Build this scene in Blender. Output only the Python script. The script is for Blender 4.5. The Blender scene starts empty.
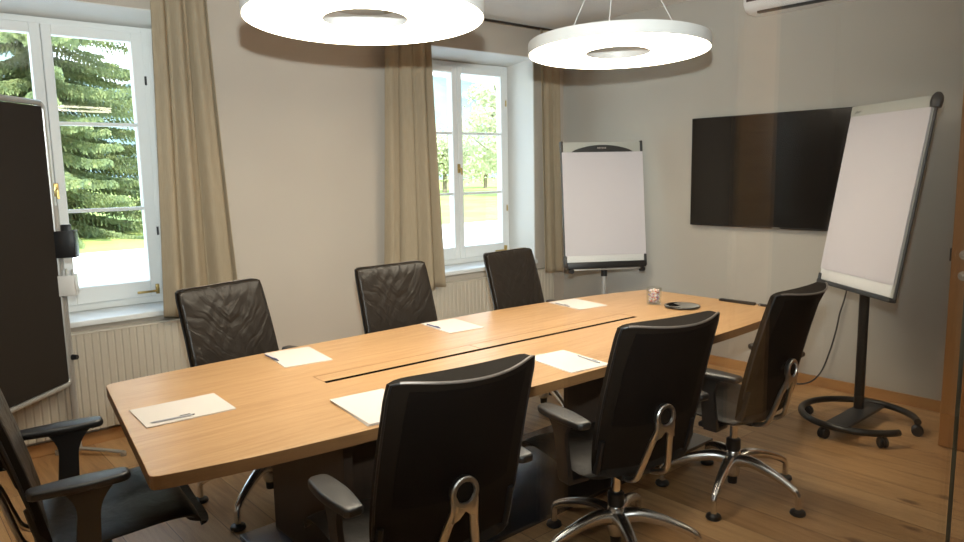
import bpy, bmesh, math, random
from mathutils import Vector, Matrix
random.seed(7)
PI = math.pi
sc = bpy.context.scene
col = sc.collection

# ------------------------------------------------------------------ materials
def mat(name, color, rough=0.5, metal=0.0, spec=0.5, emis=None, estr=0.0, **kw):
    m = bpy.data.materials.new(name); m.use_nodes = True
    b = m.node_tree.nodes['Principled BSDF']
    b.inputs['Base Color'].default_value = (*color, 1)
    b.inputs['Roughness'].default_value = rough
    b.inputs['Metallic'].default_value = metal
    b.inputs['Specular IOR Level'].default_value = spec
    if emis:
        b.inputs['Emission Color'].default_value = (*emis, 1)
        b.inputs['Emission Strength'].default_value = estr
    return m

def N(m, t, **kw):
    n = m.node_tree.nodes.new(t)
    for k, v in kw.items(): setattr(n, k, v)
    return n
def L(m, a, b): m.node_tree.links.new(a, b)
def bsdf(m): return m.node_tree.nodes['Principled BSDF']

def coords(m, scale=(1, 1, 1), rot=(0, 0, 0), kind='Object'):
    tc = N(m, 'ShaderNodeTexCoord'); mp = N(m, 'ShaderNodeMapping')
    mp.inputs['Scale'].default_value = scale; mp.inputs['Rotation'].default_value = rot
    L(m, tc.outputs[kind], mp.inputs['Vector']); return mp.outputs['Vector']
def noise(m, vec, scale, detail=4, rough=0.5, dist=0.0):
    n = N(m, 'ShaderNodeTexNoise'); n.inputs['Scale'].default_value = scale
    n.inputs['Detail'].default_value = detail; n.inputs['Roughness'].default_value = rough
    n.inputs['Distortion'].default_value = dist
    L(m, vec, n.inputs['Vector']); return n.outputs['Fac']
def ramp(m, fac, stops):
    r = N(m, 'ShaderNodeValToRGB'); e = r.color_ramp.elements
    while len(e) < len(stops): e.new(0.5)
    for i, (p, c) in enumerate(stops):
        e[i].position = p; e[i].color = (*c, 1) if len(c) == 3 else c
    L(m, fac, r.inputs['Fac']); return r.outputs['Color']
def bump(m, h, strength=0.2, dist=0.01):
    b = N(m, 'ShaderNodeBump'); b.inputs['Strength'].default_value = strength
    b.inputs['Distance'].default_value = dist
    L(m, h, b.inputs['Height']); L(m, b.outputs['Normal'], bsdf(m).inputs['Normal'])
def mixc(m, fac, a, b, mode='MIX'):
    x = N(m, 'ShaderNodeMix', data_type='RGBA', blend_type=mode)
    if isinstance(fac, (int, float)): x.inputs[0].default_value = fac
    else: L(m, fac, x.inputs[0])
    for i, v in ((6, a), (7, b)):
        if isinstance(v, tuple): x.inputs[i].default_value = (*v, 1)
        else: L(m, v, x.inputs[i])
    return x.outputs[2]

def plaster(name, c, c2):
    m = mat(name, c, 0.85, spec=0.2)
    v = coords(m)
    L(m, ramp(m, noise(m, v, 1.3, 3), [(0.3, c), (0.7, c2)]), bsdf(m).inputs['Base Color'])
    bump(m, noise(m, v, 90, 3), 0.08, 0.003)
    return m
M = {}
M['wall'] = plaster('warm_white_plaster', (0.50, 0.44, 0.375), (0.54, 0.478, 0.408))
M['wall_tv'] = plaster('grey_green_plaster', (0.475, 0.44, 0.385), (0.505, 0.468, 0.41))
M['ceiling'] = plaster('ceiling_paint', (0.74, 0.70, 0.65), (0.78, 0.74, 0.69))
M['corridor'] = plaster('corridor_paint', (0.055, 0.035, 0.022), (0.065, 0.042, 0.027))
M['reveal'] = plaster('reveal_white', (0.74, 0.73, 0.70), (0.78, 0.77, 0.74))

def wood(name, c1, c2, c3, scale=(0.9, 14, 14), rough=0.38, bumps=0.05, big=2.0):
    m = mat(name, c1, rough, spec=0.45)
    v = coords(m, scale)
    f = noise(m, v, 3.0, 6, 0.6, 0.8)
    c = ramp(m, f, [(0.25, c1), (0.5, c2), (0.78, c3)])
    v2 = coords(m, (scale[0] * 0.4, scale[1] * 3.5, scale[2] * 3.5))
    f2 = noise(m, v2, 6.0, 3, 0.5)
    c = mixc(m, 0.22, c, ramp(m, f2, [(0.35, c1), (0.65, c3)]), 'MIX')
    L(m, c, bsdf(m).inputs['Base Color'])
    bump(m, f2, bumps, 0.002)
    return m
M['oak'] = wood('table_oak', (0.40, 0.215, 0.09), (0.52, 0.305, 0.142), (0.62, 0.39, 0.20), rough=0.34)
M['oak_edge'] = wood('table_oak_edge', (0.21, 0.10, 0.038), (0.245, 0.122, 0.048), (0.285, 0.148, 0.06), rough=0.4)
M['doorwood'] = wood('door_veneer', (0.33, 0.15, 0.05), (0.38, 0.18, 0.062), (0.43, 0.21, 0.075), scale=(10, 10, 0.8), rough=0.4)
M['skirting'] = wood('skirting_oak', (0.42, 0.21, 0.08), (0.47, 0.25, 0.10), (0.52, 0.28, 0.115), scale=(3, 1, 12), rough=0.45)

def floor_mat():
    m = mat('oak_plank_floor', (0.4, 0.22, 0.1), 0.36, spec=0.45)
    tc = N(m, 'ShaderNodeTexCoord')
    mp = N(m, 'ShaderNodeMapping'); mp.inputs['Rotation'].default_value = (0, 0, PI / 2)
    L(m, tc.outputs['Object'], mp.inputs['Vector'])
    br = N(m, 'ShaderNodeTexBrick')
    br.inputs['Scale'].default_value = 1.0
    br.inputs['Brick Width'].default_value = 2.1; br.inputs['Row Height'].default_value = 0.19
    br.inputs['Mortar Size'].default_value = 0.0016; br.inputs['Mortar Smooth'].default_value = 0.3
    br.inputs['Color1'].default_value = (0, 0, 0, 1); br.inputs['Color2'].default_value = (1, 1, 1, 1)
    br.inputs['Mortar'].default_value = (0.5, 0.5, 0.5, 1)
    br.offset = 0.37; br.offset_frequency = 3
    L(m, mp.outputs['Vector'], br.inputs['Vector'])
    base = ramp(m, br.outputs['Color'], [(0.0, (0.42, 0.225, 0.09)), (0.5, (0.57, 0.33, 0.145)), (1.0, (0.72, 0.46, 0.23))])
    # grain, shifted per plank
    sep = N(m, 'ShaderNodeVectorMath', operation='MULTIPLY_ADD')
    L(m, br.outputs['Color'], sep.inputs[0]); sep.inputs[1].default_value = (7, 3, 0)
    mp2 = N(m, 'ShaderNodeMapping'); mp2.inputs['Scale'].default_value = (9, 0.9, 1)
    L(m, tc.outputs['Object'], mp2.inputs['Vector']); L(m, mp2.outputs['Vector'], sep.inputs[2])
    g = noise(m, sep.outputs[0], 2.2, 6, 0.6, 1.2)
    c = mixc(m, 0.45, base, ramp(m, g, [(0.30, (0.20, 0.085, 0.028)), (0.5, (0.52, 0.285, 0.12)), (0.70, (0.68, 0.42, 0.205))]))
    # knots
    vo = N(m, 'ShaderNodeTexVoronoi'); vo.inputs['Scale'].default_value = 1.0
    mp3 = N(m, 'ShaderNodeMapping'); mp3.inputs['Scale'].default_value = (4.6, 2.3, 1)
    L(m, tc.outputs['Object'], mp3.inputs['Vector'])
    nz = N(m, 'ShaderNodeTexNoise'); nz.inputs['Scale'].default_value = 9
    L(m, mp3.outputs['Vector'], nz.inputs['Vector'])
    ad = N(m, 'ShaderNodeVectorMath', operation='MULTIPLY_ADD'); ad.inputs[1].default_value = (0.16, 0.16, 0)
    L(m, nz.outputs['Color'], ad.inputs[0]); L(m, mp3.outputs['Vector'], ad.inputs[2])
    L(m, ad.outputs[0], vo.inputs['Vector'])
    kn = ramp(m, vo.outputs['Distance'], [(0.0, (1, 1, 1)), (0.06, (0.7, 0.7, 0.7)), (0.14, (0, 0, 0))])
    c = mixc(m, kn, c, (0.14, 0.055, 0.02))
    c = mixc(m, br.outputs['Fac'], c, (0.10, 0.045, 0.015))
    L(m, c, bsdf(m).inputs['Base Color'])
    bump(m, g, 0.06, 0.002)
    return m
M['floor'] = floor_mat()

def leather():
    m = mat('wrinkled_black_leather', (0.015, 0.011, 0.008), 0.38, spec=0.38)
    tc = N(m, 'ShaderNodeTexCoord'); sp = N(m, 'ShaderNodeSeparateXYZ'); L(m, tc.outputs['Object'], sp.inputs[0])
    ab = N(m, 'ShaderNodeMath', operation='ABSOLUTE'); L(m, sp.outputs['X'], ab.inputs[0])
    cb = N(m, 'ShaderNodeCombineXYZ'); L(m, ab.outputs[0], cb.inputs['X']); L(m, sp.outputs['Y'], cb.inputs['Y']); L(m, sp.outputs['Z'], cb.inputs['Z'])
    nz = N(m, 'ShaderNodeTexNoise'); nz.inputs['Scale'].default_value = 5; nz.inputs['Detail'].default_value = 2; L(m, tc.outputs['Object'], nz.inputs['Vector'])
    wa = N(m, 'ShaderNodeVectorMath', operation='MULTIPLY_ADD'); wa.inputs[1].default_value = (0.12, 0.0, 0.12); L(m, nz.outputs['Color'], wa.inputs[0]); L(m, cb.outputs[0], wa.inputs[2])
    rt = N(m, 'ShaderNodeVectorRotate', rotation_type='Y_AXIS'); rt.inputs['Angle'].default_value = math.radians(-42); L(m, wa.outputs[0], rt.inputs['Vector'])
    mp = N(m, 'ShaderNodeMapping'); mp.inputs['Scale'].default_value = (24, 8, 4); L(m, rt.outputs[0], mp.inputs['Vector'])
    f = noise(m, mp.outputs['Vector'], 1.0, 2, 0.45, 0.5)
    f2 = noise(m, coords(m), 11, 3, 0.5, 0.3)
    fine = noise(m, coords(m), 220, 2)
    a = N(m, 'ShaderNodeMath', operation='MULTIPLY_ADD'); L(m, f2, a.inputs[0]); a.inputs[1].default_value = 0.5; L(m, f, a.inputs[2])
    c = N(m, 'ShaderNodeMath', operation='MULTIPLY_ADD'); L(m, fine, c.inputs[0]); c.inputs[1].default_value = 0.02; L(m, a.outputs[0], c.inputs[2])
    bump(m, c.outputs[0], 0.6, 0.015)
    return m
M['leather'] = leather()
M['leather_plain'] = mat('smooth_black_leather', (0.017, 0.014, 0.011), 0.42, spec=0.5)
m = M['leather_plain']; bump(m, noise(m, coords(m), 120, 2), 0.15, 0.002)
M['seat_leather'] = mat('seat_black_leather', (0.012, 0.010, 0.008), 0.45, spec=0.32)
m = M['seat_leather']; bump(m, noise(m, coords(m), 9, 3, 0.5, 0.5), 0.5, 0.012)
M['mesh'] = mat('black_back_fabric', (0.007, 0.005, 0.004), 0.8, spec=0.08)
m = M['mesh']; bump(m, noise(m, coords(m), 500, 1), 0.2, 0.001)
M['shellrim'] = mat('dark_brown_back_rim', (0.013, 0.009, 0.006), 0.8, spec=0.12)
M['piping'] = mat('grey_piping', (0.20, 0.165, 0.14), 0.4, 0.3)
M['black'] = mat('black_plastic', (0.010, 0.010, 0.011), 0.4, spec=0.5)
M['armblack'] = mat('soft_black_armrest', (0.012, 0.010, 0.009), 0.40, spec=0.85)
M['alu'] = mat('polished_aluminium', (0.78, 0.76, 0.74), 0.27, 1.0)
M['alu_satin'] = mat('satin_aluminium', (0.62, 0.60, 0.57), 0.33, 1.0)
M['boardframe'] = mat('silver_lacquer', (0.50, 0.49, 0.47), 0.38, 0.5)
M['chrome'] = mat('chrome', (0.85, 0.84, 0.82), 0.08, 1.0)
M['white'] = mat('white_lacquer', (0.88, 0.885, 0.87), 0.35, spec=0.4)
M['white_plastic'] = mat('white_plastic', (0.80, 0.79, 0.77), 0.4)
M['sill'] = mat('white_sill', (0.78, 0.80, 0.80), 0.3, spec=0.5)
M['radiator'] = mat('cream_radiator_enamel', (0.54, 0.49, 0.41), 0.4)
M['charcoal'] = mat('charcoal_plastic', (0.035, 0.036, 0.037), 0.45)
M['tube'] = mat('dark_bronze_tube', (0.045, 0.042, 0.038), 0.3, 0.6)
M['screen'] = mat('tv_screen', (0.006, 0.0055, 0.005), 0.16, spec=0.5)
M['paper'] = mat('white_paper', (0.68, 0.63, 0.585), 0.8, spec=0.15)
M['flippaper'] = mat('flipchart_paper', (0.65, 0.62, 0.65), 0.8, spec=0.15)
M['headgrey'] = mat('light_grey_board', (0.50, 0.50, 0.45), 0.45)
M['felt'] = mat('dark_felt', (0.022, 0.017, 0.013), 0.8, spec=0.25)
m = M['felt']; bump(m, noise(m, coords(m), 300, 2), 0.3, 0.002)
M['penblue'] = mat('blue_pen', (0.10, 0.12, 0.28), 0.35)
M['pengrey'] = mat('grey_pen', (0.45, 0.45, 0.48), 0.35)
M['darkwood'] = wood('pedestal_laminate', (0.045, 0.03, 0.022), (0.055, 0.037, 0.027), (0.066, 0.045, 0.033), scale=(8, 8, 1), rough=0.45)
M['plate'] = mat('black_steel_plate', (0.16, 0.17, 0.20), 0.24, 0.85)
M['darkfloor'] = mat('dark_corridor_floor', (0.035, 0.022, 0.014), 0.5)
M['slot'] = mat('dark_slot_brush', (0.006, 0.005, 0.004), 1.0, spec=0.0)
M['brass'] = mat('brass', (0.55, 0.40, 0.16), 0.3, 1.0)
M['ink'] = mat('dark_print', (0.05, 0.05, 0.06), 0.6)

def lamp_em():
    m = bpy.data.materials.new('glowing_diffuser'); m.use_nodes = True
    nt = m.node_tree; nt.nodes.clear()
    e = nt.nodes.new('ShaderNodeEmission'); e.inputs['Color'].default_value = (1.0, 0.86, 0.68, 1)
    e.inputs['Strength'].default_value = 14.0
    o = nt.nodes.new('ShaderNodeOutputMaterial'); nt.links.new(e.outputs[0], o.inputs['Surface'])
    return m
M['diffuser'] = lamp_em()

def pane_mat(name, tint, ior, gloss=(1, 1, 1)):
    m = bpy.data.materials.new(name); m.use_nodes = True
    nt = m.node_tree; nt.nodes.clear()
    t = nt.nodes.new('ShaderNodeBsdfTransparent'); t.inputs['Color'].default_value = (*tint, 1)
    g = nt.nodes.new('ShaderNodeBsdfGlossy'); g.inputs['Roughness'].default_value = 0.01
    g.inputs['Color'].default_value = (*gloss, 1)
    lw = nt.nodes.new('ShaderNodeLayerWeight'); lw.inputs['Blend'].default_value = 0.5
    p5 = nt.nodes.new('ShaderNodeMath'); p5.operation = 'POWER'; p5.inputs[1].default_value = 5; nt.links.new(lw.outputs['Facing'], p5.inputs[0])
    r0_ = ((ior - 1) / (ior + 1)) ** 2
    f = nt.nodes.new('ShaderNodeMath'); f.operation = 'MULTIPLY_ADD'; f.inputs[1].default_value = 1 - r0_; f.inputs[2].default_value = r0_
    nt.links.new(p5.outputs[0], f.inputs[0])
    x = nt.nodes.new('ShaderNodeMixShader'); o = nt.nodes.new('ShaderNodeOutputMaterial')
    nt.links.new(f.outputs[0], x.inputs[0]); nt.links.new(t.outputs[0], x.inputs[1]); nt.links.new(g.outputs[0], x.inputs[2])
    nt.links.new(x.outputs[0], o.inputs['Surface'])
    return m
M['pane'] = pane_mat('window_glass', (0.96, 0.98, 0.97), 1.45)
M['partition'] = pane_mat('partition_glass', (0.97, 0.985, 0.975), 1.5)
M['glassedge'] = mat('green_glass_edge', (0.11, 0.12, 0.095), 0.35, spec=0.3)
def cupglass():
    m = mat('clear_cup_glass', (1, 1, 1), 0.02)
    bsdf(m).inputs['Transmission Weight'].default_value = 1.0
    bsdf(m).inputs['IOR'].default_value = 1.3
    return m
M['cup'] = pane_mat('clear_cup_glass', (0.93, 0.95, 0.94), 1.6)

def fabric(name, c1, c2):
    m = mat(name, c1, 0.85, spec=0.15)
    v = coords(m, (60, 60, 3))
    L(m, ramp(m, noise(m, v, 4, 3), [(0.35, c1), (0.65, c2)]), bsdf(m).inputs['Base Color'])
    bump(m, noise(m, coords(m), 400, 2), 0.15, 0.002)
    # thin cloth: some light passes
    nt = m.node_tree; tr = nt.nodes.new('ShaderNodeBsdfTranslucent'); tr.inputs['Color'].default_value = (*c2, 1)
    x = nt.nodes.new('ShaderNodeMixShader'); x.inputs[0].default_value = 0.22
    o = nt.nodes['Material Output']
    nt.links.new(bsdf(m).outputs[0], x.inputs[1]); nt.links.new(tr.outputs[0], x.inputs[2]); nt.links.new(x.outputs[0], o.inputs['Surface'])
    return m
M['curtain'] = fabric('sand_curtain_cloth', (0.42, 0.34, 0.235), (0.48, 0.395, 0.28))

def foliage(name, c1, c2, c3):
    m = mat(name, c1, 0.7, spec=0.2)
    L(m, ramp(m, noise(m, coords(m), 1.4, 4, 0.7), [(0.3, c1), (0.5, c2), (0.72, c3)]), bsdf(m).inputs['Base Color'])
    nt = m.node_tree; tr = nt.nodes.new('ShaderNodeBsdfTranslucent'); tr.inputs['Color'].default_value = (*c3, 1)
    x = nt.nodes.new('ShaderNodeMixShader'); x.inputs[0].default_value = 0.3
    o = nt.nodes['Material Output']
    nt.links.new(bsdf(m).outputs[0], x.inputs[1]); nt.links.new(tr.outputs[0], x.inputs[2]); nt.links.new(x.outputs[0], o.inputs['Surface'])
    return m
M['fir'] = foliage('fir_needles', (0.10, 0.15, 0.11), (0.22, 0.28, 0.13), (0.42, 0.44, 0.20))
M['birch'] = foliage('washed_out_leaves', (0.50, 0.54, 0.38), (0.60, 0.62, 0.45), (0.70, 0.69, 0.52))  # overexposed daylight and haze put into the pale leaf colours
M['bark'] = mat('bark', (0.22, 0.18, 0.14), 0.9)
M['meadow'] = mat('meadow_grass', (0.35, 0.45, 0.12), 0.9, spec=0.1)
m = M['meadow']; L(m, ramp(m, noise(m, coords(m), 0.25, 5, 0.7), [(0.3, (0.26, 0.38, 0.10)), (0.6, (0.46, 0.50, 0.16)), (0.8, (0.52, 0.46, 0.2))]), bsdf(m).inputs['Base Color'])
M['paving'] = mat('bright_paving', (0.80, 0.80, 0.78), 0.9, spec=0.1)
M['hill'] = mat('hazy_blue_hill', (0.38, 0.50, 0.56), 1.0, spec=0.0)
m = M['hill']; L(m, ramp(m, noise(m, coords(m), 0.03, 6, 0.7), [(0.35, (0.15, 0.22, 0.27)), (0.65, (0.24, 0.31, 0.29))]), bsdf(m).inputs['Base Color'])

# ------------------------------------------------------------------ mesh helpers
class MB:
    def __init__(self): self.bm = bmesh.new()
    def _mark(self): return len(self.bm.verts)
    def _xf(self, n0, mtx):
        if mtx is None: return
        self.bm.verts.ensure_lookup_table()
        for v in self.bm.verts[n0:]: v.co = mtx @ v.co
    def box(self, a, b, bev=0.0, mtx=None, seg=2):
        n0 = self._mark()
        x0, y0, z0 = [min(a[i], b[i]) for i in range(3)]; x1, y1, z1 = [max(a[i], b[i]) for i in range(3)]
        t = bmesh.new()
        vs = [t.verts.new(p) for p in ((x0, y0, z0), (x1, y0, z0), (x1, y1, z0), (x0, y1, z0), (x0, y0, z1), (x1, y0, z1), (x1, y1, z1), (x0, y1, z1))]
        for f in ((0, 3, 2, 1), (4, 5, 6, 7), (0, 1, 5, 4), (1, 2, 6, 5), (2, 3, 7, 6), (3, 0, 4, 7)): t.faces.new([vs[i] for i in f])
        if bev > 0:
            bev = min(bev, 0.49 * min(x1 - x0, y1 - y0, z1 - z0))
            bmesh.ops.bevel(t, geom=list(t.edges), offset=bev, segments=seg, affect='EDGES', profile=0.5)
        self.merge(t, mtx); return self
    def merge(self, t, mtx=None):
        mp = {}
        for v in t.verts: mp[v] = self.bm.verts.new((mtx @ v.co) if mtx is not None else v.co)
        for f in t.faces:
            try: self.bm.faces.new([mp[v] for v in f.verts])
            except ValueError: pass
        t.free()
    def prism(self, pts, z0, z1, bev=0.0, mtx=None, seg=2):
        t = bmesh.new()
        lo = [t.verts.new((x, y, z0)) for x, y in pts]; hi = [t.verts.new((x, y, z1)) for x, y in pts]
        n = len(pts)
        t.faces.new(lo[::-1]); t.faces.new(hi)
        for i in range(n): t.faces.new([lo[i], lo[(i + 1) % n], hi[(i + 1) % n], hi[i]])
        bmesh.ops.recalc_face_normals(t, faces=t.faces)
        if bev > 0:
            es = [e for e in t.edges if abs(e.verts[0].co.z - e.verts[1].co.z) < 1e-6]
            bmesh.ops.bevel(t, geom=es, offset=bev, segments=seg, affect='EDGES', profile=0.5)
        self.merge(t, mtx); return self
    def lathe(self, prof, seg=32, c=(0, 0, 0), mtx=None, close=False):
        t = bmesh.new(); rings = []
        for r, z in prof:
            if r < 1e-6: rings.append([t.verts.new((c[0], c[1], c[2] + z))])
            else: rings.append([t.verts.new((c[0] + r * math.cos(2 * PI * k / seg), c[1] + r * math.sin(2 * PI * k / seg), c[2] + z)) for k in range(seg)])
        idx = list(range(len(rings) - 1)) + ([len(rings) - 1] if close else [])
        for i in idx:
            a, b = rings[i], rings[(i + 1) % len(rings)]
            for k in range(seg):
                k2 = (k + 1) % seg
                if len(a) == 1 and len(b) == 1: continue
                if len(a) == 1: f = [a[0], b[k], b[k2]]
                elif len(b) == 1: f = [a[k], a[k2], b[0]]
                else: f = [a[k], a[k2], b[k2], b[k]]
                try: t.faces.new(f)
                except ValueError: pass
        bmesh.ops.recalc_face_normals(t, faces=t.faces)
        self.merge(t, mtx); return self
    def tube(self, pts, r, seg=10, mtx=None, flat=1.0, up=None):
        """sweep along pts; r a number or list; flat squashes along the second axis"""
        t = bmesh.new(); P = [Vector(p) for p in pts]; n = len(P)
        R = r if isinstance(r, (list, tuple)) else [r] * n
        prev = None; rings = []
        for i in range(n):
            d = (P[min(i + 1, n - 1)] - P[max(i - 1, 0)]).normalized()
            if prev is None:
                ref = Vector(up) if up is not None else (Vector((0, 0, 1)) if abs(d.z) < 0.9 else Vector((1, 0, 0)))
                u = (ref - d * ref.dot(d)).normalized()
            else:
                u = (prev - d * prev.dot(d)).normalized()
            prev = u; w = d.cross(u)
            rings.append([t.verts.new(P[i] + u * (R[i] * flat * math.cos(2 * PI * k / seg)) + w * (R[i] * math.sin(2 * PI * k / seg))) for k in range(seg)])
        for i in range(n - 1):
            for k in range(seg):
                k2 = (k + 1) % seg
                t.faces.new([rings[i][k], rings[i][k2], rings[i + 1][k2], rings[i + 1][k]])
        t.faces.new(rings[0][::-1]); t.faces.new(rings[-1])
        bmesh.ops.recalc_face_normals(t, faces=t.faces)
        self.merge(t, mtx); return self
    def grid(self, fn, nu, nv, thick=None, mtx=None):
        """closed slab: fn(u,v,side) with side 0 front /1 rear"""
        t = bmesh.new()
        A = [[t.verts.new(fn(i / nu, j / nv, 0)) for j in range(nv + 1)] for i in range(nu + 1)]
        B = [[t.verts.new(fn(i / nu, j / nv, 1)) for j in range(nv + 1)] for i in range(nu + 1)]
        for i in range(nu):
            for j in range(nv):
                t.faces.new([A[i][j], A[i + 1][j], A[i + 1][j + 1], A[i][j + 1]])
                t.faces.new([B[i][j], B[i][j + 1], B[i + 1][j + 1], B[i + 1][j]])
        for i in range(nu):
            t.faces.new([A[i][0], B[i][0], B[i + 1][0], A[i + 1][0]]); t.faces.new([A[i][nv], A[i + 1][nv], B[i + 1][nv], B[i][nv]])
        for j in range(nv):
            t.faces.new([A[0][j], A[0][j + 1], B[0][j + 1], B[0][j]]); t.faces.new([A[nu][j], B[nu][j], B[nu][j + 1], A[nu][j + 1]])
        bmesh.ops.recalc_face_normals(t, faces=t.faces)
        self.merge(t, mtx); return self
    def build(self, name, material, parent=None, smooth=True, loc=None, rz=0.0, angle=35):
        me = bpy.data.meshes.new(name); self.bm.to_mesh(me); self.bm.free()
        mats = material if isinstance(material, (list, tuple)) else [material]
        for mm in mats: me.materials.append(mm)
        o = bpy.data.objects.new(name, me); col.objects.link(o)
        if smooth:
            me.polygons.foreach_set('use_smooth', [True] * len(me.polygons))
            try: me.set_sharp_from_angle(angle=math.radians(angle))
            except Exception: pass
        if parent is not None: o.parent = parent
        if loc is not None: o.location = loc
        if rz: o.rotation_euler = (0, 0, rz)
        return o

def tag(o, label=None, cat=None, group=None, kind=None):
    if label: o['label'] = label
    if cat: o['category'] = cat
    if group: o['group'] = group
    if kind: o['kind'] = kind
    return o
def empty(name, loc=(0, 0, 0), rz=0.0):
    o = bpy.data.objects.new(name, None); col.objects.link(o); o.location = loc; o.rotation_euler = (0, 0, rz); o.empty_display_size = 0.1
    return o
def copy_tree(o, parent=None):
    c = o.copy(); col.objects.link(c); c.parent = parent
    for ch in list(o.children): copy_tree(ch, c)
    return c
def struct(o, label=None):
    o['kind'] = 'structure'
    if label: o['label'] = label
    return o
def catmull(pts, n=8, closed=False):
    P = [Vector(p) for p in pts]; out = []
    m_ = len(P)
    rng = range(m_) if closed else range(m_ - 1)
    for i in rng:
        p0 = P[(i - 1) % m_] if closed else P[max(i - 1, 0)]
        p1 = P[i]; p2 = P[(i + 1) % m_]
        p3 = P[(i + 2) % m_] if closed else P[min(i + 2, m_ - 1)]
        for k in range(n):
            t = k / n
            out.append(0.5 * ((2 * p1) + (-p0 + p2) * t + (2 * p0 - 5 * p1 + 4 * p2 - p3) * t * t + (-p0 + 3 * p1 - 3 * p2 + p3) * t ** 3))
    if not closed: out.append(P[-1])
    return out
def rect_round(w, h, r, n=5):
    pts = []
    for cx_, cy_, a0 in ((w / 2 - r, h / 2 - r, 0), (-w / 2 + r, h / 2 - r, 90), (-w / 2 + r, -h / 2 + r, 180), (w / 2 - r, -h / 2 + r, 270)):
        for k in range(n + 1):
            a = math.radians(a0 + 90 * k / n); pts.append((cx_ + r * math.cos(a), cy_ + r * math.sin(a)))
    return pts

# ------------------------------------------------------------------ camera
H = 1.6
yaw, pitch, roll = math.radians(40.9455), math.radians(7.9472), math.radians(-1.0627)
fw = Vector((math.sin(yaw) * math.cos(pitch), math.cos(yaw) * math.cos(pitch), -math.sin(pitch)))
r0 = Vector((math.cos(yaw), -math.sin(yaw), 0)); u0 = r0.cross(fw)
rr = math.cos(roll) * r0 + math.sin(roll) * u0; uu = -math.sin(roll) * r0 + math.cos(roll) * u0
cam = bpy.data.cameras.new('camera'); cam.sensor_width = 36; cam.lens = 36 * 720.906 / 964
cam.clip_start = 0.05; cam.clip_end = 2000
co = bpy.data.objects.new('camera', cam); col.objects.link(co)
mw = Matrix(((rr.x, uu.x, -fw.x, 0), (rr.y, uu.y, -fw.y, 0), (rr.z, uu.z, -fw.z, H), (0, 0, 0, 1)))
co.matrix_world = mw
sc.camera = co

# ------------------------------------------------------------------ room
YW = 4.73; XT = 5.16; XL = -1.3; ZC = 2.90; YG = 0.60; YB = -1.0; WD = 0.42
Z = 3.05
W1 = (0.31, 1.60); W2 = (3.49, 4.77); ZS = 0.765; ZR = 2.60
b = MB(); b.box((XL - 0.2, YG, -0.12), (XT + 0.2, YW + WD, 0)); struct(b.build('floor', M['floor'], smooth=False))
b = MB(); b.box((XL - 0.2, YB - 0.2, -0.12), (XT + 0.2, YG, 0)); struct(b.build('floor', M['darkfloor'], smooth=False))
b = MB(); b.box((XT - 0.02, YB, 0.0), (XT, YG, ZC)); struct(b.build('wall_corridor_end', M['corridor'], smooth=False))
w = MB()
for x0, x1 in ((XL - 0.2, W1[0]), (W1[1], W2[0]), (W2[1], XT + 0.2)): w.box((x0, YW, 0), (x1, YW + WD, Z))
for x0, x1 in (W1, W2):
    w.box((x0, YW, 0), (x1, YW + WD, ZS - 0.035)); w.box((x0, YW, ZR), (x1, YW + WD, Z))
struct(w.build('wall_window', M['wall'], smooth=False))
b = MB(); b.box((XT, YB - 0.2, 0), (XT + 0.2, YW, Z)); struct(b.build('wall_right', M['wall_tv'], smooth=False))
b = MB(); b.box((XL - 0.2, YB - 0.2, 0), (XL, YW, Z)); struct(b.build('wall_left', M['wall'], smooth=False))
b = MB(); b.box((XL, YB - 0.2, 0), (XT, YB, Z)); struct(b.build('wall_corridor', M['corridor'], smooth=False))
b = MB(); b.box((XL - 0.2, YB - 0.2, ZC), (XT + 0.2, 4.38, Z + 0.15))
# sloping strip of ceiling down to the window wall
b.prism([(4.38, ZC), (4.38, Z + 0.15), (YW + 0.0, Z + 0.15), (YW + 0.0, 2.845)], XL - 0.2, XT + 0.2, mtx=Matrix(((0, 0, 1, 0), (1, 0, 0, 0), (0, 1, 0, 0), (0, 0, 0, 1))))
struct(b.build('ceiling', M['ceiling'], smooth=False))
# painted linings of the two window recesses
for i, (x0, x1) in enumerate((W1, W2)):
    r = MB()
    r.box((x0, YW + 0.002, ZS), (x0 + 0.012, YW + WD - 0.02, ZR)); r.box((x1 - 0.012, YW + 0.002, ZS), (x1, YW + WD - 0.02, ZR))
    t = Matrix(((0, 0, 1, 0), (1, 0, 0, 0), (0, 1, 0, 0), (0, 0, 0, 1)))
    r.prism([(YW + 0.002, ZR), (YW + 0.002, ZR - 0.006), (YW + WD - 0.02, ZR - 0.055), (YW + WD - 0.02, ZR)], x0 + 0.012, x1 - 0.012, mtx=t)
    struct(r.build('trim_%d' % (i + 1), M['reveal'], smooth=False))
# skirtings
b = MB(); b.box((XT - 0.016, YG + 0.05, 0), (XT, YW - 0.016, 0.075), 0.003); struct(b.build('baseboard_right', M['skirting'], smooth=False))
b = MB(); b.box((XL, YW - 0.016, 0), (XT, YW, 0.075), 0.003); struct(b.build('baseboard_window', M['skirting'], smooth=False))
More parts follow.
